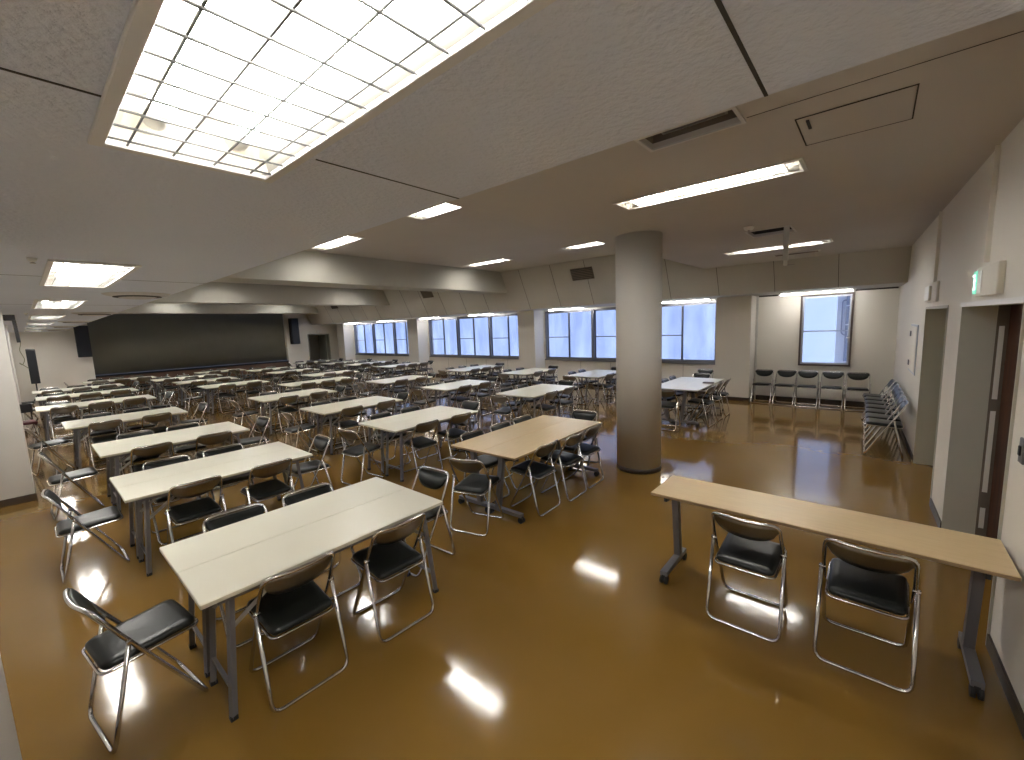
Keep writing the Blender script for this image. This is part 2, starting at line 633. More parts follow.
obj('panel', bm, 'wood', t0)
bm = new()
box(bm, (-L + 0.002, -0.10, SZ0 - 0.06), (L - 0.002, 0.8, SZ0 + 0.01))
obj('stage_edge', bm, 'black', t0)
# door to a dark room at the window end of the stage wall
bm = new()
box(bm, (DX0 - 0.02, YF + 1.6, 0), (DX1 + 0.3, YF + 1.7, 2.3))
box(bm, (DX0 - 0.12, YF + 0.2, 0), (DX0 - 0.02, YF + 1.7, 2.3))
box(bm, (DX1 + 0.3, YF + 0.2, 0), (DX1 + 0.4, YF + 1.7, 2.3))
box(bm, (DX0 - 0.12, YF + 0.2, 2.3), (DX1 + 0.4, YF + 1.7, 2.4))
struct('wall_back_room', bm, 'jamb')
r = bpy.data.objects.new('door_3', None)
COL.objects.link(r)
r['kind'] = 'structure'
bm = new()
for xx in (DX0, DX1 - 0.04):
    box(bm, (xx, YF - 0.015, 0), (xx + 0.04, YF + 0.21, DZ))
box(bm, (DX0, YF - 0.015, DZ - 0.04), (DX1, YF + 0.21, DZ - 0.0001))
obj('door_frame', bm, 'door_green', r)
bm = new()
box(bm, (DX1 - 0.09, YF + 0.22, 0.02), (DX1 - 0.045, YF + 1.1, DZ - 0.05))
lf = obj('door_leaf', bm, 'door_green', r)
bm = new()
box(bm, (10.35, YF - 0.04, 2.05), (10.6, YF - 0.001, 2.17), bev=0.006)
tag(obj('exit_sign', bm, 'white'), 'small pale sign box above the dark doorway beside the stage', 'sign')

# square pillar side
bm = new()
box(bm, (XL - 0.2, -2.4, 0), (XL, YF + 0.2, 2.6))
struct('wall_left', bm, 'wall')
for i, (a, b, x) in enumerate([(2.0, 2.72, -0.205), (8.02, 8.72, -0.09), (14.2, 14.9, -0.12)]):
    bm = new()
    box(bm, (XL + 0.001, a, 0), (x, b, ZL - 0.0005))
    struct('wall_square_pillar_%d' % (i + 1), bm, 'pillar')
    bm = new()
    box(bm, (XL + 0.002, a - 0.012, 0), (x + 0.012, b + 0.012, 0.09))
    struct('baseboard_square_pillar_%d' % (i + 1), bm, 'base')

# wall with the doors, turned slightly (built flat in its own frame then rotated)
ang = math.atan(0.034)
ca = math.cos(ang)


def rw(o):
    o.location = (0, -0.717, 0)
    o.rotation_euler = (0, 0, ang)
    return o


D1 = (5.84 / ca, 7.42 / ca)
D2 = (3.48 / ca, 5.18 / ca)
bm = new()
holed(bm, (-1.2, 0), (XW + 0.3, 3.12), [(D1[0], 0, D1[1], 2.0), (D2[0], 0, D2[1], 2.0)], -0.2, 0, axis='y')
rw(struct('wall_right', bm, 'wall'))
for i, (a, b) in enumerate([(-1.1, D2[0]), (D2[1], D1[0]), (D1[1], XW + 0.05)]):
    bm = new()
    box(bm, (a, 0.0005, 0), (b, 0.012, 0.08))
    rw(struct('baseboard_right_%d' % (i + 1), bm, 'base'))
# corridor behind the doors
bm = new()
box(bm, (2.6, -1.35, 0), (9.0, -1.25, 2.4))
box(bm, (2.6, -1.25, 2.3), (9.0, -0.2, 2.4))
box(bm, (2.5, -1.35, 0), (2.6, -0.2, 2.4))
box(bm, (9.0, -1.35, 0), (9.1, -0.2, 2.4))
rw(struct('wall_corridor', bm, 'jamb'))
# door 1: grey green recess with hinges
r = bpy.data.objects.new('door_1', None)
COL.objects.link(r)
r['kind'] = 'structure'
rw(r)
bm = new()
box(bm, (D1[1] - 0.012, -0.2, 0), (D1[1] + 0.001, 0.006, 2.0))
box(bm, (D1[0] - 0.001, -0.2, 0), (D1[0] + 0.02, 0.008, 2.0))
box(bm, (D1[0], -0.2, 1.985), (D1[1], 0.008, 2.012))
obj('door_frame', bm, 'jamb', r)
bm = new()
box(bm, (D1[0] + 0.02, -0.245, 0.02), (D1[1] - 0.012, -0.205, 1.985))
lf = obj('door_leaf', bm, 'door_green', r)
for z in (0.3, 0.95, 1.75):
    bm = new()
    cyl(bm, (D1[1] - 0.03, -0.2, z), (D1[1] - 0.03, -0.2, z + 0.12), 0.012)
    obj('hinge', bm, 'black', r)
# door 2: brown double door
r = bpy.data.objects.new('door_2', None)
COL.objects.link(r)
r['kind'] = 'structure'
rw(r)
bm = new()
box(bm, (D2[1] - 0.006, -0.2, 0), (D2[1] + 0.001, 0.004, 2.0))
box(bm, (D2[0] - 0.001, -0.2, 0), (D2[0] + 0.012, 0.012, 2.012))
obj('door_frame', bm, 'jamb', r)
bm = new()
box(bm, (D2[0], -0.2, 1.985), (D2[1], 0.012, 2.02))
obj('door_head', bm, 'white', r)
bm = new()
box(bm, (D2[1] - 0.010, -0.34, 0), (D2[1] + 0.05, -0.2005, 2.05))
fr = obj('side_frame', bm, 'brownvent', r)
for z0, z1 in ((0.10, 0.28), (0.42, 1.12), (1.22, 1.82)):
    bm = new()
    box(bm, (D2[1] - 0.014, -0.245, z0), (D2[1] - 0.009, -0.215, z1))
    obj('side_glass', bm, 'white', fr)
for xa, xb in ((D2[0] + 0.0, (D2[0] + D2[1]) / 2 - 0.004), ((D2[0] + D2[1]) / 2 + 0.004, D2[1] - 0.012)):
    bm = new()
    box(bm, (xa, -0.305, 0.01), (xb, -0.265, 2.02), bev=0.004)
    lf = obj('door_leaf', bm, 'door_brown', r)
    bm = new()
    xm = (xa + xb) / 2
    hx = xb - 0.1 if xa < D2[0] + 0.1 else xa + 0.1
    tube(bm, fillet([(hx, -0.265, 0.95), (hx, -0.22, 0.95), (hx, -0.22, 1.2), (hx, -0.265, 1.2)], 0.02), 0.01)
    obj('door_handle', bm, 'silver', lf)

# round column
bm = new()
lathe(bm, [(0.288, 0), (0.288, ZN - 0.0005)], 64)
o = obj('round_column', bm, 'pillar', loc=(5.30, 2.36, 0))
o.name = 'wall_round_column'
o['kind'] = 'structure'
bm = new()
lathe(bm, [(0.289, 0), (0.293, 0.0), (0.293, 0.06), (0.289, 0.06)], 64)
o = obj('baseboard_column', bm, 'base', loc=(5.30, 2.36, 0))
o['kind'] = 'structure'
# ------------------------------------------------------------------ light fixtures


def fixture(low, w, L):
    t = thing('ceiling_light', 'x', 'ceiling light')
    W2, L2 = w / 2, L / 2
    f = new()
    k = 0.022
    for (a, b, c, e) in ((-W2 - k, -W2 + 0.004, -L2 - k, L2 + k), (W2 - 0.004, W2 + k, -L2 - k, L2 + k)):
        box(f, (a, c, -0.012), (b, e, 0.0), bev=0.002)
    for (c, e) in ((-L2 - k, -L2 + 0.004), (L2 - 0.004, L2 + k)):
        box(f, (-W2 + 0.004, c, -0.012), (W2 - 0.004, e, 0.0), bev=0.002)
    obj('trim_frame', f, 'trimwhite', t)
    rf = new()
    # reflector: two shallow troughs with closed ends
    top = 0.12
    prof = [(-W2 + 0.002, 0.0), (-W2 + 0.02, 0.06), (-W2 * 0.7, top - 0.02), (-W2 * 0.45, top), (-W2 * 0.15, top - 0.03), (0, top - 0.045)]
    prof = prof + [(-x, z) for x, z in prof[-2::-1]]
    A = [rf.verts.new((x, -L2 + 0.03, z)) for x, z in prof]
    B = [rf.verts.new((x, L2 - 0.03, z)) for x, z in prof]
    A0 = [rf.verts.new((x, -L2 + 0.002, 0)) for x, z in prof]
    B0 = [rf.verts.new((x, L2 - 0.002, 0)) for x, z in prof]
    for i in range(len(prof) - 1):
        fc = rf.faces.new((A[i], B[i], B[i + 1], A[i + 1]))
        fc.smooth = True
        rf.faces.new((A[i], A[i + 1], A0[i + 1], A0[i]))
        rf.faces.new((B[i + 1], B[i], B0[i], B0[i + 1]))
    ro = obj('reflector', rf, 'reflector', t)
    sm = ro.modifiers.new('sheet', 'SOLIDIFY')
    sm.thickness = 0.004
    sm.offset = 1
    for s in (-1, 1):
        tb = new()
        cyl(tb, (s * w * 0.24, -L2 + 0.15, 0.052), (s * w * 0.24, L2 - 0.15, 0.052), 0.0195, 14)
        to = obj('fluorescent_tube', tb, 'tube', t)
        for e in (-1, 1):
            so = new()
            cyl(so, (s * w * 0.24, e * (L2 - 0.15), 0.052), (s * w * 0.24, e * (L2 - 0.06), 0.052), 0.027, 14)
            obj('lamp_socket', so, 'white', to)
    gd = new()
    if low:
        for i in range(4):
            x = -W2 + w * (i + 0.5) / 4
            tube(gd, [(x, -L2, -0.004), (x, L2, -0.004)], 0.0026, 6)
        n = 17
        for i in range(n):
            y = -L2 + L * (i + 0.5) / n
            tube(gd, [(-W2, y, -0.0075), (W2, y, -0.0075)], 0.0026, 6)
        obj('wire_guard', gd, 'wire', t)
    else:
        for i in range(13):
            y = -L2 + L * (i + 1) / 14
            box(gd, (-W2 + 0.01, y - 0.002, 0.004), (W2 - 0.01, y + 0.002, 0.022))
        box(gd, (-0.002, -L2 + 0.02, 0.004), (0.002, L2 - 0.02, 0.022))
        obj('louver', gd, 'trimwhite', t)
    return t


ORD = ['first', 'second', 'third', 'fourth', 'fifth', 'sixth', 'seventh', 'eighth', 'ninth', 'tenth']
fl = fixture(True, LOWX[1] - LOWX[0], LOWLEN)
for i, e in enumerate(LOWL):
    loc = ((LOWX[0] + LOWX[1]) / 2, e - LOWLEN / 2, ZL)
    if i == 0:
        lab = 'wire guarded fluorescent light in the low ceiling, largest and directly overhead'
    elif i == len(LOWL) - 1:
        lab = 'wire guarded fluorescent light in the low ceiling, the one closest to the stage wall'
    else:
        lab = 'wire guarded fluorescent light, %s from overhead along the low ceiling' % ORD[i]
    if i == 0:
        fl.location = loc
        fl['label'] = lab
        fl['group'] = 'wire guarded lights in the low ceiling'
    else:
        dup(fl, loc, 0, lab)
fh = fixture(False, 0.29, 1.4)
labs = ['long louvered fluorescent light between the access panel and the round column',
        'long louvered fluorescent light crossed by the hanging projector pole']
first = True
for i, h in enumerate(HIGH_N):
    loc = ((h[0] + h[1]) / 2, (h[2] + h[3]) / 2, ZN)
    if first:
        fh.location = loc
        fh['label'] = labs[0]
        fh['group'] = 'louvered lights in the raised ceiling'
        first = False
    else:
        dup(fh, loc, 0, labs[1])
k = 0
for i, h in enumerate(HIGH):
    loc = ((h[0] + h[1]) / 2, (h[2] + h[3]) / 2, ZH)
    row = 'beside the low ceiling edge' if h[0] < 5 else 'on the window side'
    dup(fh, loc, 0, 'louvered light %s, %s of its line past the round column' % (row, ORD[i // 2]))

# slim batten lights under the bulkhead washing the window wall
bt = thing('batten_light', 'x', 'batten light', group='batten lights under the bulkhead')
bm = new()
box(bm, (-0.035, -0.68, -0.018), (0.035, 0.68, 0.0), bev=0.003)
obj('batten_housing', bm, 'white', bt)
bm = new()
cyl(bm, (0.0, -0.62, -0.032), (0.0, 0.62, -0.032), 0.0125, 12)
tb = obj('fluorescent_tube', bm, 'tube_dim', bt)
for e in (-1, 1):
    bm = new()
    box(bm, (-0.014, e * 0.645 - 0.02, -0.045), (0.014, e * 0.645 + 0.02, -0.018))
    obj('lamp_socket', bm, 'white', tb)
for i, (y, lab) in enumerate([(1.02, 'slim batten light under the bulkhead above the brown framed window'), (3.75, 'slim batten light under the bulkhead behind the round column'),
                              (7.3, 'slim batten light under the bulkhead, next past the round column'), (11.0, 'slim batten light above the middle long window, door-wall end'),
                              (13.95, 'slim batten light above the middle long window, stage end'), (17.2, 'slim batten light above the farthest long window, door-wall end'),
                              (20.2, 'slim batten light above the farthest long window, stage end')]):
    if i == 0:
        bt.location = (11.1, y, 2.4695)
        bt['label'] = lab
    else:
        dup(bt, (11.1, y, 2.4695), 0, lab)

# recessed ceiling vent (near ceiling, by the soffit edge)
t = thing('ceiling_vent', 'open brown ceiling vent with slats beside the low ceiling edge', 'vent', ((VENT[0] + VENT[2]) / 2, (VENT[1] + VENT[3]) / 2, ZN))
w, L = (VENT[2] - VENT[0]) / 2, (VENT[3] - VENT[1]) / 2
bm = new()
for a, b, c, e in ((-w - 0.02, -w, -L - 0.02, L + 0.02), (w, w + 0.02, -L - 0.02, L + 0.02), (-w, w, -L - 0.02, -L), (-w, w, L, L + 0.02)):
    box(bm, (a, c, -0.01), (b, e, 0))
obj('vent_frame', bm, 'trimwhite', t)
bm = new()
box(bm, (-w, -L, 0.10), (w, L, 0.12))
box(bm, (-w - 0.01, -L, 0.032), (-w, L, 0.12))
box(bm, (w, -L, 0.032), (w + 0.01, L, 0.12))
box(bm, (-w, -L - 0.01, 0.032), (w, -L, 0.12))
box(bm, (-w, L, 0.032), (w, L + 0.01, 0.12))
obj('vent_box', bm, 'brownvent', t)
bm = new()
for x in (-0.05, 0.03):
    bar(bm, (x, -L + 0.06, 0.04), (x, L - 0.1, 0.04), 0.012, 0.012)
for y in (-L + 0.06, L - 0.1):
    bar(bm, (-0.056, y, 0.04), (0.036, y, 0.04), 0.012, 0.012)
obj('slat', bm, 'silver', t)
# access panel
t = thing('ceiling_hatch', 'flat rectangular access hatch in the ceiling near the door wall', 'ceiling hatch', (3.21, 0.155, ZN))
bm = new()
box(bm, (-0.235, -0.245, -0.004), (0.235, 0.245, -0.0005), bev=0.002)
obj('hatch_panel', bm, 'ceil', t)
bm = new()
for a, b, c, e in ((-0.243, -0.236, -0.252, 0.252), (0.236, 0.243, -0.252, 0.252), (-0.236, 0.236, -0.252, -0.246), (-0.236, 0.236, 0.246, 0.252)):
    box(bm, (a, c, -0.004), (b, e, -0.0003))
obj('hatch_gap', bm, 'joint', t)
bm = new()
box(bm, (-0.20, 0.19, -0.012), (-0.06, 0.205, -0.006))
obj('hatch_latch', bm, 'dark', t)
# projector slot with hanging pole
t = thing('ceiling_slot', 'dark open rectangular slot in the ceiling around the hanging pole', 'ceiling slot', ((SLOT[0] + SLOT[2]) / 2, (SLOT[1] + SLOT[3]) / 2, ZN))
w, L = (SLOT[2] - SLOT[0]) / 2, (SLOT[3] - SLOT[1]) / 2
bm = new()
for a, b, c, e in ((-w - 0.02, -w, -L - 0.02, L + 0.02), (w, w + 0.02, -L - 0.02, L + 0.02), (-w, w, -L - 0.02, -L), (-w, w, L, L + 0.02)):
    box(bm, (a, c, -0.008), (b, e, 0))
obj('slot_frame', bm, 'trimwhite', t)
bm = new()
box(bm, (-w, -L, 0.15), (w, L, 0.17))
box(bm, (-w - 0.01, -L, 0.032), (-w, L, 0.17))
box(bm, (w, -L, 0.032), (w + 0.01, L, 0.17))
box(bm, (-w, -L - 0.01, 0.032), (w, -L, 0.17))
box(bm, (-w, L, 0.032), (w, L + 0.01, 0.17))
obj('slot_box', bm, 'dark', t)
t = thing('projector_pole', 'white square pole hanging from the ceiling slot with a small knob', 'pole', (6.32, 0.90, ZN))
bm = new()
box(bm, (-0.02, -0.028, -0.40), (0.02, 0.028, 0.149))
obj('pole', bm, 'trimwhite', t)
bm = new()
lathe(bm, [(0.012, -0.46), (0.022, -0.455), (0.022, -0.40), (0.03, -0.399)], 12)
obj('pole_knob', bm, 'white', t)
bm = new()
box(bm, (0.0, -0.10, -0.46), (0.012, -0.02, -0.45))
obj('pole_screw', bm, 'silver', t)
t = thing('smoke_detector', 'round white smoke detector on the ceiling beside the dark slot', 'smoke detector', (5.90, 1.23, ZN))
bm = new()
lathe(bm, [(0.035, -0.04), (0.05, -0.03), (0.055, -0.015), (0.06, -0.0005)], 20)
obj('detector_body', bm, 'white', t)
bm = new()
lathe(bm, [(0.008, -0.052), (0.012, -0.0405)], 10)
obj('indicator', bm, 'silver', t)
t = thing('ceiling_vent', 'thin dark air outlet in the ceiling behind the hanging pole', 'vent', (8.95, 1.12, ZN))
bm = new()
box(bm, (-0.09, -0.34, -0.012), (0.09, 0.34, -0.0005), bev=0.003)
obj('vent_frame', bm, 'trimwhite', t)
bm = new()
for x in (-0.05, 0.0, 0.05):
    box(bm, (x - 0.018, -0.31, -0.016), (x + 0.018, 0.31, -0.011))
obj('vent_opening', bm, 'brownvent', t)


# vents on the sloped bulkhead
def bulkvent(y0, y1, lab):
    t = thing('wall_vent', lab, 'vent', (9.74, (y0 + y1) / 2, 3.265), group='brown vents on the sloped bulkhead')
    t.rotation_euler = (0, math.atan2(-0.55, 1.15), 0)
    L = (y1 - y0) / 2
    bm = new()
    box(bm, (-0.015, -L, -0.16), (-0.002, L, 0.16))
    obj('vent_frame', bm, 'brownvent', t)
    bm = new()
    for k in range(7):
        z = -0.13 + 0.26 * k / 6
        box(bm, (-0.022, -L + 0.02, z - 0.008), (-0.014, L - 0.02, z + 0.008))
    obj('slat', bm, 'joint', t)


bulkvent(5.55, 6.2, 'brown slatted vent on the sloped bulkhead beside the round column')
bulkvent(12.0, 12.6, 'brown slatted vent on the sloped bulkhead between the first two beams')
bulkvent(18.9, 19.5, 'brown slatted vent on the sloped bulkhead just before the stage wall')
# round air diffusers in the low ceiling
df = thing('air_diffuser', 'round air diffuser beside the second wire guarded light overhead', 'air diffuser', (0.82, 5.55, ZL), group='round air diffusers in the low ceiling')
bm = new()
lathe(bm, [(0.10, -0.045), (0.16, -0.03), (0.17, -0.028), (0.24, -0.012), (0.26, -0.0005)], 32)
obj('diffuser_ring', bm, 'ceil', df)
bm = new()
lathe(bm, [(0.165, -0.034), (0.185, -0.031), (0.185, -0.022), (0.165, -0.022)], 32)
obj('diffuser_gap', bm, 'joint', df)
for i, y in enumerate((9.2, 12.6, 16.0, 19.4)):
    dup(df, (0.82, y, ZL), 0, 'round air diffuser in the low ceiling, %s in line toward the stage' % ORD[i + 1])
# small sprinkler heads
sp = thing('sprinkler_head', 'small pale sprinkler head beside the second wire guarded light', 'sprinkler', (0.10, 3.42, ZL), group='sprinkler heads on the low ceiling')
bm = new()
lathe(bm, [(0.008, -0.022), (0.018, -0.012), (0.020, -0.0005)], 12)
obj('sprinkler_body', bm, 'white', sp)
bm = new()
lathe(bm, [(0.012, -0.03), (0.012, -0.027), (0.003, -0.022)], 10)
obj('deflector', bm, 'silver', sp)
dup(sp, (0.12, 9.3, ZL), 0, 'small pale sprinkler head beside the fourth wire guarded light')

# ------------------------------------------------------------------ things on the door wall


def onwall(x, z, off=0.0):
    return (x, wy(x) + off, z)


t = thing('exit_sign', 'emergency exit sign box with green running figure above the wide doorway', 'exit sign', onwall(4.26, 2.05), ang)
bm = new()
box(bm, (-0.30, 0.001, 0.0), (0.30, 0.034, 0.20), bev=0.004)
obj('sign_box', bm, 'wall', t)
bm = new()
box(bm, (0.10, 0.034, 0.025), (0.29, 0.0375, 0.175))
obj('sign_panel', bm, 'white', t)
bm = new()
box(bm, (0.22, 0.0375, 0.02), (0.325, 0.041, 0.18))
sg = obj('green_panel', bm, 'exit', t)
bm = new()


def blob(bm, y, z, r):
    lathe_t = bmesh.new()
    lathe(lathe_t, [(0.001, -r), (r, -r * 0.3), (r, r * 0.3), (0.001, r)], 10)
    merge(bm, lathe_t, 0, Matrix.Translation((y, 0.043, z)))


blob(bm, 0.27, 0.148, 0.013)
bar(bm, (0.268, 0.043, 0.13), (0.262, 0.043, 0.085), 0.008, 0.022)
bar(bm, (0.262, 0.043, 0.088), (0.285, 0.043, 0.045), 0.008, 0.012)
bar(bm, (0.262, 0.043, 0.088), (0.238, 0.043, 0.05), 0.008, 0.012)
bar(bm, (0.268, 0.043, 0.125), (0.292, 0.043, 0.10), 0.008, 0.009)
bar(bm, (0.268, 0.043, 0.125), (0.240, 0.043, 0.11), 0.008, 0.009)
obj('running_figure', bm, 'exit_white', sg)
t = thing('guide_light', 'white emergency lamp box above the narrow doorway', 'emergency light', onwall(6.9, 2.06), ang)
bm = new()
box(bm, (-0.40, 0.001, 0), (0.34, 0.025, 0.22), bev=0.006)
obj('lamp_box', bm, 'wall', t)
bm = new()
box(bm, (-0.05, 0.025, 0.02), (0.30, 0.05, 0.19), bev=0.006)
obj('lamp_cover', bm, 'white', t)
for xx, lab in ((4.4, 'faint vertical strip standing in for the shadow and dirt streak above the exit sign box'), (6.75, 'faint vertical strip standing in for the shadow and dirt streak above the narrow doorway lamp')):
    bm = new()
    bar(bm, onwall(xx, 2.28, 0.003), onwall(xx, 3.04, 0.003), 0.05, 0.005)  # wall-coloured strip added for a soft shadow and dirt streak
    tag(obj('shadow_dirt_streak', bm, 'wall'), lab, 'shadow and dirt streak')
t = thing('hose_cabinet', 'flush white fire hose cabinet door on the wall behind the row of chairs', 'fire hose cabinet', onwall(8.45, 1.08), ang)
bm = new()
box(bm, (-0.42, 0.0005, 0.0), (0.42, 0.012, 0.70), bev=0.003)
obj('cabinet_frame', bm, 'framelight', t)
bm = new()
box(bm, (-0.38, 0.012, 0.03), (0.38, 0.018, 0.67), bev=0.003)
dr = obj('cabinet_door', bm, 'wall', t)
for z in (0.13, 0.56):
    bm = new()
    box(bm, (0.22, 0.018, z - 0.04), (0.30, 0.032, z + 0.04), bev=0.004)
    obj('door_latch', bm, 'steel', dr)
t = thing('light_switch', 'dark wall switch plate beside the wide doorway above the long table', 'light switch', onwall(3.27, 1.2), ang)
bm = new()
box(bm, (-0.04, 0.001, -0.03), (0.03, 0.012, 0.10), bev=0.003)
obj('switch_plate', bm, 'steel', t)
bm = new()
box(bm, (-0.015, 0.012, 0.01), (0.008, 0.02, 0.06), bev=0.002)
obj('rocker', bm, 'black', t)

# ------------------------------------------------------------------ speakers


def speaker(lab, loc, w, dp, h, tilt, rz, bracket=1):
    t = thing('wall_speaker', lab, 'speaker', loc, rz)
    bm = new()
    box(bm, (-w / 2, -dp, -h), (w / 2, -0.0, 0), bev=0.012)
    b = obj('speaker_cabinet', bm, 'black', t)
    bm = new()
    box(bm, (-w / 2 + 0.02, -dp - 0.012, -h + 0.02), (w / 2 - 0.02, -dp + 0.002, -0.02), bev=0.006)
    gg = obj('speaker_grille', bm, 'grill', t)
    bm = new()
    bar(bm, (0, 0.0, -0.06), (0, 0.20, 0.0), 0.06, 0.02)
    bar(bm, (0, 0.0, -h + 0.2), (0, 0.20, -h + 0.3), 0.06, 0.02)
    bk = obj('bracket', bm, 'black', t)
    return t


speaker('tall black speaker hung on the cream wall at the square pillar side of the curtain', (1.55, YF - 0.2, 2.60), 0.36, 0.3, 1.15, 0, 0)
speaker('tall black speaker hung between the curtain and the dark doorway', (9.06, YF - 0.2, 2.80), 0.36, 0.32, 1.28, 0, 0)
t = thing('column_speaker', 'black column speaker on a pole stand in front of the cream wall', 'speaker', (0.22, 21.0, 0), 0)
bm = new()
box(bm, (-0.105, -0.14, 0.70), (0.105, 0.10, 1.84), bev=0.01)
obj('speaker_cabinet', bm, 'black', t)
bm = new()
box(bm, (-0.09, -0.15, 0.72), (0.09, -0.138, 1.82), bev=0.004)
obj('speaker_grille', bm, 'grill', t)
bm = new()
cyl(bm, (0, 0, 0.05), (0, 0, 0.70), 0.018)
obj('pole', bm, 'black', t)
for k in range(3):
    a = 2 * PI * k / 3
    bm = new()
    cyl(bm, (0, 0, 0.35), (0.32 * math.cos(a), 0.32 * math.sin(a), 0.012), 0.011)
    obj('leg', bm, 'black', t)
# projector bracket on the square pillar with its cable
t = thing('wall_bracket', 'black bracket with a hanging arm high on the square pillar', 'bracket', (-0.0895, 8.35, 2.30), 0)
bm = new()
box(bm, (0.0, -0.08, -0.02), (0.10, 0.08, 0.05), bev=0.004)
obj('bracket_plate', bm, 'black', t)
bm = new()
bar(bm, (0.085, 0, -0.02), (0.095, 0, -0.30), 0.035, 0.035)
obj('bracket_arm', bm, 'black', t)
bm = new()
tube(bm, fillet([(0.005, 8.35, 2.06), (0.02, 8.35, 1.99), (-0.005, 8.36, 1.90), (0.03, 8.36, 1.78), (0.0, 8.36, 1.70), (-0.03, 8.36, 1.75), (0.05, 8.37, 1.66)], 0.03), 0.004, 6)
# keep the cable hanging from the arm's end
o = obj('hanging_cable', bm, 'cable')
tag(o, 'thin yellowish cable dangling below the black pillar bracket', 'cable')


# ------------------------------------------------------------------ folding chair
def mx(z):                                  # x of the long tube at height z
    return 0.20 - 0.31 * z / 0.57 if z < 0.57 else -0.11 - 0.095 * (z - 0.57) / 0.18


def make_chair():
    t = thing('folding_chair', 'x', 'chair')
    r = 0.0105
    hw = 0.192
    bm = new()
    p = [(0.20, -hw, r), (0.20, hw, r), (mx(0.57), hw, 0.57), (mx(0.745), hw - 0.008, 0.745)]
    top = [(mx(0.75) - 0.022, 0.07, 0.742), (mx(0.75) - 0.022, -0.07, 0.742)]
    q = [(mx(0.745), -hw + 0.008, 0.745), (mx(0.57), -hw, 0.57)]
    tube(bm, fillet(p + top + q, 0.055, 4, True), r, 8, True)
    obj('frame', bm, 'chrome', t)
    bm = new()
    hz = 0.53
    xr = mx(hz)
    hw2 = 0.206
    tube(bm, fillet([(xr + 0.004, hw2 - 0.004, hz), (-0.20, hw2, r), (-0.20, -hw2, r), (xr + 0.004, -hw2 + 0.004, hz)], 0.055, 4), r, 8)
    for s in (-1, 1):
        cyl(bm, (xr, s * (hw - 0.01), hz - 0.01), (xr, s * (hw2 + 0.008), hz - 0.01), 0.009, 8)
    obj('rear_leg', bm, 'chrome', t)
    # seat cushion: stacked rounded outlines
    def outline(hx0, hx1, w0, w1, inset, z0, z1, rr=0.045):
        c = [(hx0 + inset, -w0 + inset), (hx1 - inset, -w1 + inset), (hx1 - inset, w1 - inset), (hx0 + inset, w0 - inset)]
        pts = fillet([(x, y, z0 + (z1 - z0) * (x - hx0) / (hx1 - hx0)) for x, y in c], max(rr - inset, 0.012), 4, True)
        return pts
    bm = new()
    lay = []
    for ins, dz in ((0.006, -0.016), (0.0, -0.006), (0.002, 0.008), (0.016, 0.018), (0.05, 0.022)):
        lay.append([bm.verts.new(v + Vector((0, 0, dz))) for v in outline(-0.185, 0.20, 0.165, 0.175, ins, 0.425, 0.445)])
    for A, B in zip(lay, lay[1:]):
        n = len(A)
        for k in range(n):
            fc = bm.faces.new((A[k], A[(k + 1) % n], B[(k + 1) % n], B[k]))
            fc.smooth = True
    fc = bm.faces.new(lay[-1])
    fc.smooth = True
    bm.faces.new(lay[0][::-1])
    obj('seat', bm, 'vinyl', t)
    bm = new()
    tube(bm, [v + Vector((0, 0, -0.022)) for v in outline(-0.193, 0.205, 0.168, 0.178, 0, 0.425, 0.445)], 0.0075, 6, True)
    obj('seat_rim', bm, 'chrome', t)
    # backrest shell and pad
    def lens(th0, th1, w, zt, hgt, nx=14, nz=4):
        bm = new()
        g = [[], []]
        for side, th in enumerate((th0, th1)):
            for i in range(nx + 1):
                s = -1 + 2 * i / nx
                y = s * w
                e = (1 - abs(s) ** 2.6) ** 0.6
                top_z = zt - 0.008 * (1 - s * s)
                bot = top_z - 0.035 - (hgt - 0.035) * e
                row = []
                for j in range(nz + 1):
                    f = j / nz
                    z = bot + (top_z - bot) * f
                    puff = (1 - (2 * f - 1) ** 4) * (1 - abs(s) ** 6) if side else 0
                    x = mx(z) - 0.022 * (1 - s * s) + th * (0.35 + 0.65 * puff if side else 1)
                    row.append(bm.verts.new((x, y, z)))
                g[side].append(row)
        for side in (0, 1):
            for i in range(nx):
                for j in range(nz):
                    q = (g[side][i][j], g[side][i + 1][j], g[side][i + 1][j + 1], g[side][i][j + 1])
                    fc = bm.faces.new(q if side else q[::-1])
                    fc.smooth = True
        for j in range(nz):
            bm.faces.new((g[0][0][j], g[1][0][j], g[1][0][j + 1], g[0][0][j + 1]))
            bm.faces.new((g[1][nx][j], g[0][nx][j], g[0][nx][j + 1], g[1][nx][j + 1]))
        for i in range(nx):
            bm.faces.new((g[0][i + 1][0], g[1][i + 1][0], g[1][i][0], g[0][i][0]))
            bm.faces.new((g[0][i][nz], g[1][i][nz], g[1][i + 1][nz], g[0][i + 1][nz]))
        bmesh.ops.recalc_face_normals(bm, faces=bm.faces[:])
        return bm
    sh = obj('backrest', lens(-0.006, 0.002, 0.182, 0.738, 0.135), 'shell', t)
    obj('back_cushion', lens(0.0025, 0.028, 0.177, 0.734, 0.128), 'vinyl', sh)
    return t


CH = make_chair()
used = [False]


def chair(x, y, rz, label, group, exact=False):
    if not exact:
        rz += random.uniform(-0.05, 0.05)
        x += random.uniform(-0.015, 0.015)
        y += random.uniform(-0.012, 0.012)
    if not used[0]:
        used[0] = True
        CH.location = (x, y, 0)
        CH.rotation_euler = (0, 0, rz)
        CH['label'] = label
        CH['group'] = group
        return CH
    return dup(CH, (x, y, 0), rz, label, group)


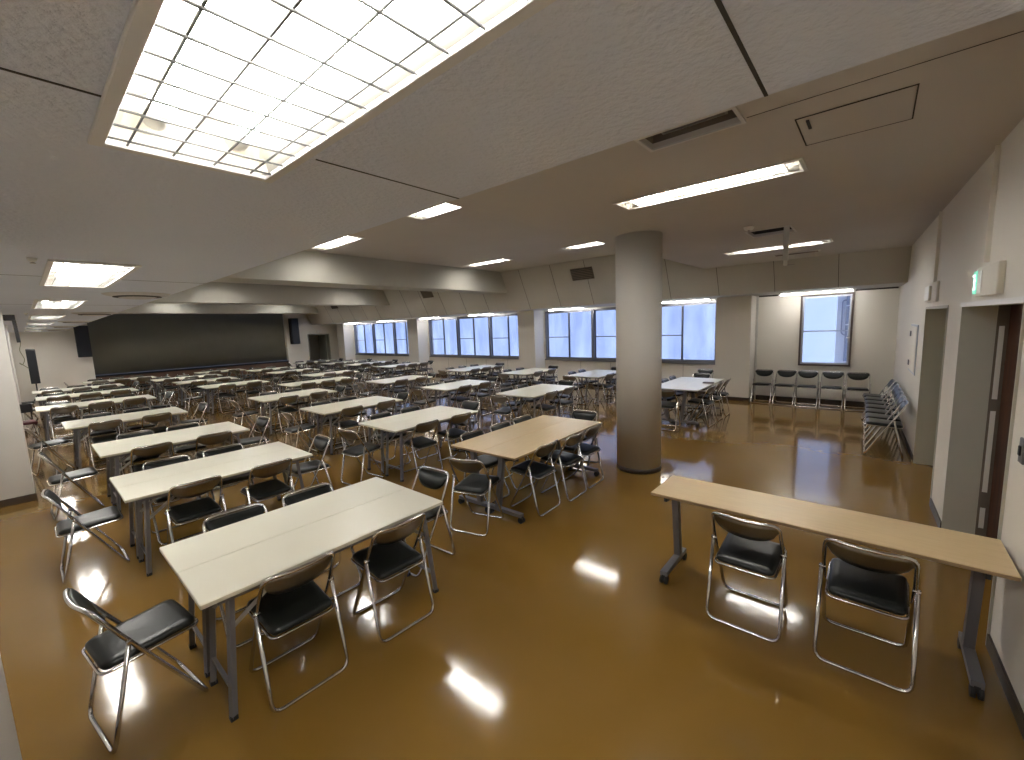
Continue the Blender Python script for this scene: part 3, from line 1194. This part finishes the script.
# ------------------------------------------------------------------ tables
def top_mesh(L, D, z1, th, axis='x'):
    bm = new()
    fs = box(bm, (-L / 2, -D / 2, z1 - th), (L / 2, D / 2, z1), bev=0.004)
    bm.normal_update()
    for f in bm.faces:
        f.material_index = 0 if f.normal.z > 0.5 else 1
    return bm


def make_table(L, name='folding_table'):
    """1.5 or 1.8 m long, 0.45 deep, four folding steel legs"""
    t = thing(name, 'x', 'table', group='white folding tables')
    D = 0.45
    obj('tabletop', top_mesh(L - 0.004, D - 0.003, 0.70, 0.026), ['white_top', 'white_edge'], t)
    bm = new()
    for s in (-1, 1):
        box(bm, (-L / 2 + 0.08, s * (D / 2 - 0.045) - 0.012, 0.645), (L / 2 - 0.08, s * (D / 2 - 0.045) + 0.012, 0.674))
    for s in (-1, 1):
        box(bm, (s * (L / 2 - 0.14) - 0.015, -D / 2 + 0.055, 0.648), (s * (L / 2 - 0.14) + 0.015, D / 2 - 0.055, 0.674))
    obj('apron', bm, 'steel', t)
    for sx in (-1, 1):
        xt, xb = sx * (L / 2 - 0.14), sx * (L / 2 - 0.085)
        for sy in (-1, 1):
            bm = new()
            bar(bm, (xt, sy * (D / 2 - 0.07), 0.655), (xb, sy * (D / 2 - 0.05), 0.012), 0.028, 0.028)
            lg = obj('leg', bm, 'steel', t)
            bm = new()
            box(bm, (xb - 0.017, sy * (D / 2 - 0.05) - 0.017, 0), (xb + 0.017, sy * (D / 2 - 0.05) + 0.017, 0.022))
            obj('rubber_foot', bm, 'rubber', lg)
        bm = new()
        bar(bm, (xb - sx * 0.012, -D / 2 + 0.052, 0.16), (xb - sx * 0.012, D / 2 - 0.052, 0.16), 0.018, 0.018)
        obj('crossbar', bm, 'steel', t)
        for sy in (-1, 1):
            bm = new()
            bar(bm, (xt + sx * 0.015, sy * (D / 2 - 0.085), 0.46), (xt - sx * 0.24, sy * (D / 2 - 0.06), 0.655), 0.006, 0.022)
            obj('brace', bm, 'silver', t)
    return t


def make_caster_table(L, top, edge, name='flip_top_table'):
    """flip-top table on two caster feet; column set back toward +y"""
    t = thing(name, 'x', 'table')
    D = 0.45
    obj('tabletop', top_mesh(L - 0.004, D - 0.003, 0.70, 0.024), [top, edge], t)
    bm = new()
    box(bm, (-L / 2 + 0.14, -0.02, 0.632), (L / 2 - 0.14, 0.02, 0.670))
    obj('support_beam', bm, 'rubber', t)
    for sx in (-1, 1):
        x = sx * (L / 2 - 0.10)
        bm = new()
        bar(bm, (x, 0.10, 0.075), (x, 0.02, 0.655), 0.045, 0.055, up=(0, 1, 0))
        obj('column', bm, 'steel', t)
        bm = new()
        bar(bm, (x, -0.20, 0.676), (x, 0.20, 0.676), 0.05, 0.006)
        bar(bm, (x, -0.19, 0.655), (x, -0.02, 0.635), 0.02, 0.035)
        obj('bracket', bm, 'rubber', t)
        bm = new()
        bar(bm, (x, -0.215, 0.078), (x, 0.215, 0.082), 0.05, 0.035)
        ft = obj('foot', bm, 'steel', t)
        for sy in (-1, 1):
            bm = new()
            cyl(bm, (x - 0.024, sy * 0.205, 0.03), (x - 0.006, sy * 0.205, 0.03), 0.03, 14)
            cyl(bm, (x + 0.006, sy * 0.205, 0.03), (x + 0.024, sy * 0.205, 0.03), 0.03, 14)
            box(bm, (x - 0.012, sy * 0.205 - 0.012, 0.03), (x + 0.012, sy * 0.205 + 0.012, 0.068))
            obj('caster', bm, 'rubber', ft)
    return t


T15 = make_table(1.5)
T18 = make_table(1.8)
CT = make_caster_table(1.8, 'tan_top', 'tan_edge')
CTW = make_caster_table(1.8, 'white_top', 'white_edge')
usedt = set()


def table(proto, x, y, rz, label, group=None):
    if id(proto) not in usedt:
        usedt.add(id(proto))
        proto.location = (x, y, 0)
        proto.rotation_euler = (0, 0, rz)
        proto['label'] = label
        if group:
            proto['group'] = group
        return proto
    return dup(proto, (x, y, 0), rz, label, group)


# (x0, near y, length, line phrase, ordinal)
PAIRS = []
LINE = {'A': 'line by square pillars', 'B': 'second line from square pillars', 'C': 'third line from square pillars', 'D': 'line nearest the windows'}
for ln, lst in {
    'A': [(0.41, 2.37, 1.5), (0.40, 4.49, 1.5), (0.44, 6.50, 1.5), (0.30, 9.13, 1.5), (0.06, 12.12, 1.8), (0.10, 14.55, 1.8), (0.08, 16.65, 1.8), (1.20, 18.85, 1.8)],
    'B': [(2.98, 4.58, 1.5), (3.03, 6.61, 1.5), (2.98, 9.02, 1.5), (4.30, 11.0, 1.8), (2.98, 12.9, 1.5), (2.86, 15.1, 1.5), (2.65, 17.0, 1.8), (4.2, 18.7, 1.5)],
    'C': [(5.88, 4.61, 1.5), (5.72, 6.77, 1.5), (5.76, 9.13, 1.5), (5.76, 12.95, 1.5), (5.55, 15.35, 1.5), (5.5, 17.3, 1.5)],
    'D': [(8.84, 4.95, 1.5), (8.62, 6.97, 1.5), (8.56, 9.30, 1.8), (8.53, 13.1, 1.8), (8.48, 15.4, 1.8), (8.36, 17.25, 1.8), (8.05, 19.3, 1.8)],
}.items():
    for i, (x, y, L) in enumerate(lst):
        PAIRS.append((x, y, L, '%s table of %s' % (ORD[i], LINE[ln]), (ln, i)))


LEFT_END = {('A', 0): (0.235, 2.87, 0.13), ('A', 1): (0.21, 5.11, 0.0), ('A', 2): (0.225, 7.03, 0.05)}
RIGHT_END = {('A', 0): (2.035, 2.86, PI + 0.06)}


def seats(x0, y0, L, phrase, grp, key=None, depth=0.9):
    x1, y1 = x0 + L, y0 + depth
    n = 2 if L < 1.6 else 3
    offs = [0.44, 1.06] if n == 2 else [0.37, 0.90, 1.43]
    nm = ['pillar-end', 'window-end'] if n == 2 else ['pillar-end', 'middle', 'window-end']
    for o_, q in zip(offs, nm):
        chair(x0 + o_, y0 + 0.09, PI / 2, 'black folding chair, door-wall side, %s seat, %s' % (q, phrase), grp)
        chair(x0 + ({0.44: 0.43, 1.06: 0.95}.get(o_, o_ - 0.04)), y1 - 0.10, -PI / 2, 'black folding chair, stage side, %s seat, %s' % (q, phrase), grp)
    skip = key in (('B', 3),)
    e0 = LEFT_END.get(key, (x0 - 0.19, y0 + 0.50 + random.uniform(-0.05, 0.05), 0.05 + random.uniform(-0.12, 0.12)))
    if key != ('A', 4):
        chair(*e0, 'black folding chair, pillar end, %s' % phrase, grp, key in LEFT_END)
    e1 = RIGHT_END.get(key, (x1 + 0.145, y0 + 0.46 + random.uniform(-0.05, 0.05), PI + random.uniform(-0.12, 0.12)))
    chair(*e1, 'black folding chair, window end, %s' % phrase, grp, key in RIGHT_END)


G = 'folding chairs around the tables'
for (x, y, L, ph, key) in PAIRS:
    pr_ = T15 if L < 1.6 else T18
    table(pr_, x + L / 2, y + 0.225, 0, 'white folding table, door-wall half, %s' % ph, 'white folding tables')
    table(pr_, x + L / 2, y + 0.675, 0, 'white folding table, stage-side half, %s' % ph, 'white folding tables')
    seats(x, y, L, ph, G, key)

# light oak pair beside the round column (turned very slightly)
MXC, MYC, MRZ = 3.865, 3.06, 0.03
for s, nm in ((-1, 'door-wall half of the oak pair beside the round column'), (1, 'stage-side half of the oak pair beside the round column')):
    dx, dy = -math.sin(MRZ) * s * 0.225, math.cos(MRZ) * s * 0.225
    table(CT, MXC + dx, MYC + dy, MRZ + (PI if s > 0 else 0), 'light oak flip-top table, %s' % nm, 'light oak tables on casters')
ph = 'oak tables beside round column'
for x_, y_, q in ((3.46, 2.73, 'pillar-end'), (3.95, 2.69, 'middle'), (4.40, 2.71, 'window-end')):
    chair(x_, y_, PI / 2 + 0.03, 'black folding chair, door-wall side, %s seat, %s' % (q, ph), G, True)
    chair(x_ - 0.10, 3.37, -PI / 2, 'black folding chair, stage side, %s seat, %s' % (q, ph), G)
chair(2.79, 2.93, 0.28, 'black folding chair, pillar end, %s' % ph, G, True)
chair(4.90, 3.04, PI + 0.12, 'black folding chair, window end, %s' % ph, G, True)

# white caster pair behind the round column
for s, nm in ((-1, 'door-wall half, pair behind the round column'), (1, 'stage-side half, pair behind the round column')):
    table(CTW, 8.75, 2.83 + s * 0.225, PI if s > 0 else 0, 'white flip-top table on casters, %s' % nm, 'white tables on casters')
ph = 'white caster tables behind round column'
for o_, q in ((0.38, 'pillar-end'), (0.92, 'middle'), (1.45, 'window-end')):
    chair(7.85 + o_, 2.38 + 0.05, PI / 2, 'black folding chair, door-wall side, %s seat, %s' % (q, ph), G)
    chair(7.85 + o_, 3.28 - 0.13, -PI / 2, 'black folding chair, stage side, %s seat, %s' % (q, ph), G)
chair(7.62, 2.85, 0.1, 'black folding chair, pillar end, %s' % ph, G)
chair(9.85, 2.95, PI, 'black folding chair, window end, %s' % ph, G)
chair(10.75, 3.15, PI, 'spare black folding chair by the window wall behind the white caster tables', G)
t = thing('pencil_case', 'small dark case lying on the white caster table near its edge', 'case', (8.85, 2.48, 0.70), 0.15)
bm = new()
box(bm, (-0.05, -0.10, 0.0), (0.05, 0.10, 0.025), bev=0.006)
obj('case_body', bm, 'brownvent', t)
bm = new()
box(bm, (-0.053, -0.103, 0.012), (0.053, 0.103, 0.015))
obj('case_zip', bm, 'steel', t)

# long oak table standing against the door wall, with two chairs
table(CT, 3.16, 0.315, -PI / 2, 'long light oak flip-top table standing against the door wall', 'light oak tables on casters')
chair(2.955, 0.55, 0.0, 'black folding chair at the long oak table, farther from the door wall', 'chairs at the long oak table', True)
chair(2.965, -0.035, -0.01, 'black folding chair at the long oak table, beside the door wall', 'chairs at the long oak table', True)

# five chairs along the recess wall
for i in range(5):
    random.seed(50 + i)
    lab = ['black folding chair under the recess wall, nearest the flat pillar', 'second black folding chair from the flat pillar along the recess wall',
           'third black folding chair from the flat pillar along the recess wall', 'fourth black folding chair from the flat pillar along the recess wall',
           'black folding chair in the recess corner, last from the flat pillar'][i]
    chair(11.10, 1.93 - 0.427 * i, PI, lab, 'row of chairs along the recess wall')
# seven chairs along the door wall
for i in range(7):
    random.seed(80 + i)
    x = 7.74 + 0.415 * i
    lab = 'black folding chair in the row along the door wall, %s from the narrow doorway' % (ORD[i])
    chair(x, -0.165 + 0.012 * i, PI / 2 + ang, lab, 'row of chairs along the door wall')

# maroon stool-like stack behind the pillar and small camera stand near the stage are left to their real pieces
t = thing('maroon_seat', 'dark maroon padded seat on steel legs behind the square pillar', 'seat', (-0.15, 12.66, 0), 0.1)
bm = new()
box(bm, (-0.2, -0.2, 0.42), (0.2, 0.2, 0.47), bev=0.015)
obj('seat', bm, 'maroon', t)
for sx in (-1, 1):
    for sy in (-1, 1):
        bm = new()
        cyl(bm, (sx * 0.17, sy * 0.17, 0.42), (sx * 0.19, sy * 0.19, 0.0), 0.011, 8)
        obj('leg', bm, 'chrome', t)
bm = new()
box(bm, (-0.2, 0.19, 0.62), (0.2, 0.215, 0.80), bev=0.01)
bar(bm, (-0.17, 0.2, 0.45), (-0.17, 0.2, 0.65), 0.02, 0.02)
bar(bm, (0.17, 0.2, 0.45), (0.17, 0.2, 0.65), 0.02, 0.02)
obj('backrest', bm, 'black', t)
bpy.context.view_layer.update()
